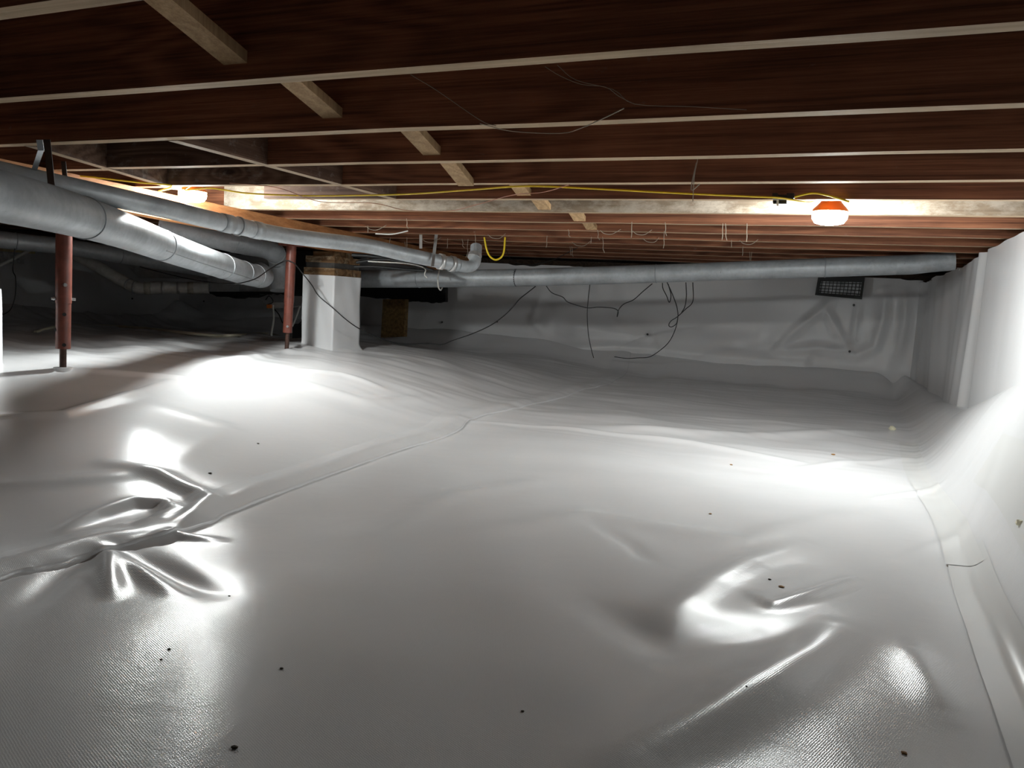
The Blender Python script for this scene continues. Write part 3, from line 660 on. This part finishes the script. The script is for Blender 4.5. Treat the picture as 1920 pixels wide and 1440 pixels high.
for i in range(4): b = .14+.62*(i+.5)/4; slab(MB(), .05, .97, b-.018, b+.018, .006, .012).build('grid_bar', 'dark_metal', vent)
# opening in the left wall
xx = XL+.08
w0, w1 = atX(-140, 468, xx), atX(40, 495, xx)
lv = empty('foundation_vent', (xx, w0[1], min(w0[2], w1[2]))); tag(lv, 'grey foundation vent opening beside the small black hanging wire', 'vent', 'foundation vents')
ya, yb_ = w0[1], w1[1]; za, zb_ = w1[2], w0[2]+.04
MB().box((xx-.06, ya, za), (xx-.02, yb_, zb_)).build('backing', 'vent_back', lv)
mb = MB(); mb.box((xx-.05, ya, za-.06), (xx+.04, yb_+.07, za)).box((xx-.05, yb_, za), (xx+.04, yb_+.07, zb_)); mb.build('liner_collar', 'liner_wall', lv)
MB().box((xx-.05, ya, zb_), (xx+.06, yb_+.1, zb_+.05)).build('foam_seal', 'yfoam', lv)

# ------------------------------------------------------------------ work lights
def lamp(loc, label, power, r=.060):
    g = emis('lit_diffuser', LAMP_COL, power)
    t = empty('work_light', loc); c = np.array(loc, float)
    MB().lathe(c, [(r*.55, -.036), (r*.84, -.031), (r, -.016), (r*1.02, -.004), (r*.97, .010)], 32).build('diffuser', g, t)
    hs = MB().lathe(c, [(r*1.04, .008), (r*1.02, .016), (r*.62, .042), (r*.55, .052)], 32).build('housing', 'orange', t)
    MB().lathe(c, [(r*.58, .052), (r*.5, .064), (r*.2, .066)], 24).build('cap', 'grey', hs)
    mb = MB(); mb.tube([c+np.array([-r*.5, 0, .06]), c+np.array([-r*.45, 0, .085]), c+np.array([r*.45, 0, .085]), c+np.array([r*.5, 0, .06])], .004, 8); mb.build('bail', 'grey', hs)
    tag(t, label, 'work light', 'work lights strung on the yellow cord'); return t
LR = atY(1556, 402, 3.09); LL = atd(361, 363, 3.55)
lamp(LR, 'lit white work light with orange housing, hung before the dusty joist near the side wall', LAMP_R)
lamp(LL, 'lit white work light at the dusty joist end, above the slim grey duct', LAMP_L)

# ------------------------------------------------------------------ cords, wires
def cable(name, pts, r, m_, label, cat, group=None, n=8, sm=8):
    P = smooth(pts, sm) if sm else pts
    o = MB().tube(P, r, n).build(name, m_, origin=P[0]); tag(o, label, cat, group); return o
zc = HJ-.007
cable('yellow_cord', [LL+np.array([.03, -.01, .045]), np.array([LL[0]+.10, 2.575, HJ-.006]), atz(395, 353, zc), atz(460, 362, zc), atz(540, 366, zc), atz(620, 367, zc-.002), atz(760, 364, zc-.003), atz(880, 356, zc-.001), atz(985, 349, zc+.001), atz(1100, 353, zc), atz(1250, 361, zc-.002), atz(1400, 368, zc-.001), atz(1462, 371, zc), np.array([-.195, 2.887, HJ-.006]), np.array([-.172, 2.95, HJ+.004]), LR+np.array([-.03, .0, .06])], .0033, 'yellow', 'yellow extension cord strung under the joists between the two lit work lights', 'cord', 'yellow cord lengths')
cable('yellow_cord', [LL+np.array([-.045, -.01, .035]), np.array([LL[0]-.075, 2.59, HJ-.008]), atz(322, 348, HJ-.006), atz(260, 342, HJ-.006), atz(190, 334, HJ-.006), atz(150, 330, HJ-.006)], .0033, 'yellow', 'yellow cord running left from the light above the slim duct to the girder', 'cord', 'yellow cord lengths')
cable('yellow_cord', [atY(1487, 370, 2.835), atY(1505, 365, 2.835), atY(1527, 362, 2.835), atY(1555, 367, 2.835), atY(1592, 378, 2.85)], .0036, 'yellow', 'short arched yellow pigtail from the black plug over the right work light', 'cord', 'yellow cord lengths')
cable('yellow_cord', [atd(908, 445, 4.9), atd(912, 466, 4.9), atd(918, 480, 4.9), atd(929, 487, 4.9), atd(940, 482, 4.9), atd(945, 470, 4.9), atd(947, 445, 4.9)], .006, 'yellow', 'yellow loop of cable hanging beside the duct elbow at the far wall', 'cord', 'yellow cord lengths')
pl = empty('plug_connector', atY(1470, 372, 2.83)); tag(pl, 'black plug connector with white tag on the yellow cord', 'plug')
def pbox(x0, y0, x1, y1, Y, dep, m_, nm, par):
    q = [atY(x0, y1, Y), atY(x1, y1, Y), atY(x1, y0, Y), atY(x0, y0, Y)]; bk = np.array([0, dep, 0])
    return MB().add(q+[p+bk for p in q], [(0, 1, 2, 3), (7, 6, 5, 4), (0, 4, 5, 1), (1, 5, 6, 2), (2, 6, 7, 3), (3, 7, 4, 0)]).build(nm, m_, par)
pbox(1455, 365, 1488, 373, 2.83, .028, 'black', 'plug_body', pl); pbox(1448, 362, 1458, 372, 2.822, .034, 'black', 'socket', pl); pbox(1475, 362, 1489, 371, 2.822, .034, 'black', 'socket', pl)
pbox(1449, 375, 1475, 381, 2.826, .02, 'black', 'latch', pl); pbox(1456, 374, 1460, 386, 2.82, .002, 'tag', 'white_tag', pl)
cable('copper_wire', [atz(430, 343, zc), atz(520, 352, zc), atz(600, 378, zc-.01), atz(700, 381, zc-.01), atz(760, 394, zc-.015), atz(840, 396, zc-.015), atz(900, 382, zc-.01), atz(960, 366, zc-.010), atz(1020, 360, zc-.010), atz(1068, 346, zc+.002)], .0016, 'copper', 'thin copper wire drooping under the joists beside the bridging', 'wire', None, 6)
# black wires
BWG = 'black wires around the far wall'
def bk(name, pts, label, r=.0032): return cable(name, pts, r, 'black', label, 'wire', BWG, 7, 6)
bk('black_wire', [atd(262, 500, 5.75), atd(300, 510, 5.75), atd(350, 522, 5.3), atd(400, 530, 4.7), atd(430, 532, 4.38), atd(450, 531, 4.36), atd(480, 522, 4.46), atd(505, 505, 4.62), atd(528, 492, 4.725), atd(540, 489, 4.735), atd(553, 495, 4.74), atd(565, 510, 4.83), atd(575, 522, 5.0), atd(585, 535, 5.0), atd(598, 555, 4.98), atd(625, 578, 4.98), atd(650, 600, 5.0), atd(675, 617, 5.1), atd(710, 633, 5.3), atd(740, 643, 5.4), atd(768, 646, 5.45), atd(800, 644, 5.5), atd(828, 646, 5.5), atd(850, 638, 5.5), atd(885, 626, 5.45), atd(920, 610, 5.4), atd(945, 592, 5.35), atd(962, 575, 5.32), atd(975, 560, 5.32), atd(990, 548, 5.35), atd(1004, 537, 5.42)], 'long black wire looping from the second red post past the pier to the far duct', .0036)
bk('black_wire', [atd(1024, 536, 5.42), atd(1035, 549, 5.4), atd(1055, 557, 5.4), atd(1066, 567, 5.4), atd(1100, 577, 5.4), atd(1122, 576, 5.4), atd(1150, 578, 5.4), atd(1159, 584, 5.4), atd(1157, 594, 5.4), atd(1160, 581, 5.39), atd(1170, 570, 5.38), atd(1188, 562, 5.36), atd(1205, 547, 5.33), atd(1223, 532, 5.3)], 'black wire sagging between two points of the far duct with a small kink')
bk('black_wire', [atY(1106, 534, 5.2), atY(1103, 560, 5.5), atY(1101, 590, 5.9), atY(1103, 625, 6.3), atY(1108, 652, 6.55), atY(1113, 671, 6.65)], 'straight black wire hanging from the far duct to the floor')
bk('black_wire', [atY(1251, 530, 5.2), atY(1260, 550, 5.4), atY(1269, 575, 5.6), atY(1271, 595, 5.8), atY(1266, 618, 6.1), atY(1255, 640, 6.35), atY(1240, 655, 6.45), atY(1218, 669, 6.55), atY(1195, 671, 6.58), atY(1175, 672, 6.6), atY(1152, 669, 6.6)], 'long black wire curving from the far duct down to a tail on the floor')
bk('black_wire', [atY(1299, 530, 5.2), atY(1299, 565, 5.35), atY(1285, 580, 5.45), atY(1270, 594, 5.5), atY(1258, 602, 5.5), atY(1254, 610, 5.5), atY(1259, 613, 5.5), atY(1268, 607, 5.5), atY(1271, 595, 5.5)], 'black wire ending in a round loop below the far duct')
bk('black_wire', [atY(1286, 530, 5.2), atY(1287, 555, 5.3), atY(1284, 575, 5.4), atY(1278, 586, 5.45)], 'short straight black wire beside the looped one')
bk('black_wire', [atY(1242, 531, 5.2), atY(1243, 541, 5.25), atY(1250, 555, 5.3), atY(1255, 567, 5.35), atY(1258, 553, 5.3), atY(1253, 533, 5.2)], 'short black wire folded back in a point below the far duct')
bk('black_wire', [atd(28, 466, 5.0), atd(24, 505, 5.0), atd(29, 520, 5.0), atd(29, 550, 5.0), atd(23, 575, 5.0), atd(12, 587, 5.0), atd(-4, 591, 5.0), atd(-40, 592, 5.0)], 'small black wire hanging in a curve beside the wrapped pier at the frame edge')
bk('black_wire', [atY(948, 467, 5.70), atY(960, 488, 5.68), atY(985, 496, 5.64), atY(1010, 494, 5.58), atY(1040, 486, 5.48), atY(1085, 463, 5.30)], 'thin black wire sagging above the far duct', .0025)
for i, (p, lab) in enumerate([([(660, 478), (700, 481), (760, 490), (800, 503)], 'thick black cable sloping above the far duct beside the pier'), ([(668, 492), (720, 486), (770, 495), (812, 507)], 'second black cable crossing above the far duct beside the pier'), ([(664, 500), (705, 500), (760, 505), (800, 508)], 'low black cable lying on the far duct beside the pier')]):
    bk('black_cable', [atd(x, y, 5.2-.05*i) for x, y in p], lab, .014-.003*i)
# white cables and hose
cable('white_cable', [atd(690, 490, 4.7), atd(760, 494, 4.8), atd(790, 500, 5.0), atd(798, 506, 4.95), atd(796, 515, 4.93), atd(801, 521, 4.93)], .0038, 'white_cable', 'white cable lying along the slim duct with its end curled over the far duct', 'cable', 'white cables at the far duct')
cable('white_cable', [atd(824, 504, 5.45), atd(821, 522, 5.38), atd(822, 538, 5.38), atd(826, 544, 5.4), atd(829, 540, 5.45)], .0048, 'white_cable', 'white cable hooked around the far duct', 'cable', 'white cables at the far duct')
cable('white_cable', [atd(704, 438, 4.6), atd(735, 439, 4.6), atd(765, 433, 4.6)], .004, 'white_cable', 'short white cable under the far joists above the slim duct', 'cable', 'white cables at the far duct')
hp = [on_floor(x, y)+np.array([0, 0, .012]) for x, y in [(66, 623), (110, 615), (180, 613), (260, 617), (330, 625), (400, 632), (450, 633), (500, 628), (540, 621)]]
cable('cream_hose', hp, .011, 'hose', 'cream hose lying across the floor behind the first red post', 'hose')
cable('white_pole', [atd(-60, 512, 6.0), atd(0, 497, 6.0), atd(58, 468, 6.0)], .012, 'white_cable', 'thin white pole slanting past the foundation vent opening', 'pole', sm=3)
# clutter behind the second post
cl = empty('condensate_unit', atd(515, 600, 6.6)); tag(cl, 'white tangle of drain pipes and wiring behind the second red post', 'pipework')
MB().tube(smooth([atd(512, 572, 6.6), atd(513, 600, 6.6), atd(509, 628, 6.6), atd(514, 640, 6.6)], 5), .009, 10).build('drain_pipe', 'white_cable', cl)
MB().tube(smooth([atd(562, 575, 6.6), atd(553, 600, 6.6), atd(548, 612, 6.6)], 5), .008, 10).build('drain_pipe', 'white_cable', cl)
MB().tube(smooth([atd(485, 562, 6.6), atd(505, 575, 6.6), atd(530, 577, 6.6), atd(565, 574, 6.6)], 5), .007, 8).build('conduit', 'silver', cl)
MB().tube(smooth([atd(515, 580, 6.58), atd(523, 590, 6.58), atd(530, 606, 6.58)], 5), .005, 8).build('wire', 'black', cl)
MB().tube(smooth([atd(572, 582, 6.58), atd(568, 600, 6.58), atd(556, 612, 6.58)], 5), .007, 8).build('wire', 'black', cl)
MB().tube(smooth([atd(498, 562, 6.58), atd(505, 555, 6.58), atd(512, 566, 6.58), atd(500, 572, 6.58)], 5), .004, 8).build('wire', 'black', cl)
cbox('junction_box', 'silver', (510, 567, 545, 577), 6.6, .08, parent=cl); cbox('wire_nut', 'orange', (500, 571, 508, 578), 6.57, .03, parent=cl)
cbox('black_pump_box', 'void', (548, 608, 572, 638), 6.7, .18, 'black box on the floor between the second red post and the pier', 'box')
cbox('black_block', 'void', (538, 470, 572, 555), 6.9, .4, 'black block behind the second red post, beside the pier', 'cabinet')  # plain black block filling the area beside the pier

# ------------------------------------------------------------------ cobwebs
rw = random.Random(5)
def web(px, label, Y=None, z=None, r=.0012):
    P = [atY(x, y, Y) if Y else atz(x, y, z) for x, y in px]; cable('cobweb_strand', P, r, 'web', label, 'cobweb', 'dusty cobweb strands under the joists', 5, 4)
web([(770, 140), (820, 170), (900, 225), (930, 236)], 'dusty cobweb strand slanting across the dark joist beside the knot', Y=1.6, r=.0009)
web([(900, 232), (960, 246), (1050, 250), (1090, 240), (1140, 218), (1170, 203)], 'drooping white cobweb under the joist with the ring grain', z=HJ-.002, r=.0012)
web([(1022, 125), (1050, 142), (1090, 158), (1135, 163), (1160, 180), (1185, 193)], 'fine cobweb thread across the red joist face', Y=1.6, r=.0007)
web([(1045, 122), (1080, 150), (1150, 168), (1190, 195), (1300, 200), (1400, 206)], 'long fine cobweb thread drooping along the red joist face', Y=1.6, r=.0007)
web([(1310, 230), (1309, 290), (1302, 330), (1299, 378)], 'vertical white cobweb hanging past three joists', Y=2.45, r=.0014)
web([(1306, 305), (1296, 355), (1312, 345)], 'frayed tuft of the vertical white cobweb', Y=2.46, r=.002)
for i in range(34):
    x = rw.uniform(650, 1420); k = rw.choice([7, 8, 9, 10, 11]); Y = JY[k]-.01; p0 = None
    for y in range(380, 500):
        if atY(x, y, Y)[2] <= HJ: p0 = y; break
    L = rw.uniform(8, 34); dx = rw.uniform(-5, 5)
    if rw.random() < .15: px = [(x, p0-1), (x+8, p0+5), (x+22, p0+6), (x+34+dx, p0-3)]
    else: px = [(x, p0-2), (x+dx*.4, p0+L*.4), (x+dx*.2, p0+L*.7), (x+dx, p0+L)]
    web(px, 'dusty cobweb strand hanging from the %s joist beyond the dusty one' % NUM[k-6], Y=Y, r=.0017)

# ------------------------------------------------------------------ crumbs on the liner
def crumb(x, y, px, m_, label, cat='crumb', flat=.6, group='crumbs of debris on the liner'):
    p = on_floor(x, y); d = np.dot(p-C0, _f); r = px*d/FPX/2; rs = random.Random(int(x*7+y))
    vs = []; fs = []; nl, ns = 5, 8
    for i in range(1, nl):
        th = math.pi*i/nl
        for k in range(ns):
            ph = 2*math.pi*k/ns; q = r*rs.uniform(.75, 1.15)
            vs.append(p+np.array([q*math.sin(th)*math.cos(ph), q*math.sin(th)*math.sin(ph)*.8, q*math.cos(th)*flat+r*flat*.7]))
    b = len(vs); vs += [p+np.array([0, 0, r*flat*1.7]), p+np.array([0, 0, -r*flat*.3])]
    for i in range(nl-2):
        for k in range(ns): fs.append((i*ns+k, (i+1)*ns+k, (i+1)*ns+(k+1) % ns, i*ns+(k+1) % ns))
    for k in range(ns): fs.append((b, k, (k+1) % ns)); fs.append((b+1, (nl-2)*ns+(k+1) % ns, (nl-2)*ns+k))
    tag(MB().add(vs, fs).build('debris_crumb', m_, origin=p), label, cat, group)
for x, y, s, m_, lab in [
    (1673, 806, 13, 'foam', 'pale foam lump at the foot of the side wall bank'), (1857, 758, 16, 'foam', 'cream foam lump on the bank below the wall fold'),
    (1787, 756, 10, 'foam', 'small yellowish foam bit in the dark corner of the bank'), (1811, 746, 8, 'foam', 'tiny pale foam bit beside the wall fold'), (1912, 985, 18, 'foam', 'cream foam lump on the bank beyond the tape'),
    (1562, 853, 8, 'chip', 'tan wood chip on the bright liner under the right work light'), (1371, 872, 6, 'chip', 'tan chip on the bright liner away from the wall'),
    (1332, 964, 7, 'chip', 'small brown chip on the open liner'), (1465, 1101, 11, 'chip', 'square brown wood chip in the glossy hollow'), (1443, 1087, 7, 'soil', 'dark sliver beside the square wood chip'),
    (1695, 1413, 13, 'chip', 'long brown chip on the near liner below the tape'), (394, 888, 8, 'soil', 'dark crumb beyond the swirled wrinkle'), (484, 832, 5, 'soil', 'tiny dark crumb before the seam'),
    (440, 1403, 15, 'soil', 'dark curled leaf fragment on the near liner'), (317, 1218, 8, 'soil', 'thin dark splinter on the near liner'), (302, 1237, 6, 'soil', 'short dark splinter on the near liner'),
    (528, 1254, 8, 'soil', 'flat dark splinter on the grey liner'), (980, 1334, 7, 'soil', 'small dark speck in the middle of the near liner'), (430, 1118, 6, 'soil', 'dark speck below the swirled wrinkle'), (1400, 1287, 5, 'soil', 'dark speck by the long glossy ridge')]:
    crumb(x, y, s, m_, lab, flat=.7 if m_ == 'foam' else .35)
def pin(px, py, plane, label):
    p = atY(px, py, plane) if plane else None
for i, (x, y) in enumerate([(1601, 572), (1593, 659), (829, 604), (932, 603), (1214, 627), (382, 565), (248, 560)]):
    p = atY(x, y, YB-.055) if x > 330 else atX(x, y, XL+.06)
    d = (C0-p)/np.linalg.norm(C0-p)
    o = MB().tube([p-d*.03, p+d*.035], .010, 10).build('fixing_pin', 'black', wall_back if x > 330 else wall_left)
for o in bpy.data.objects:
    if '_w' in o: del o['_w']
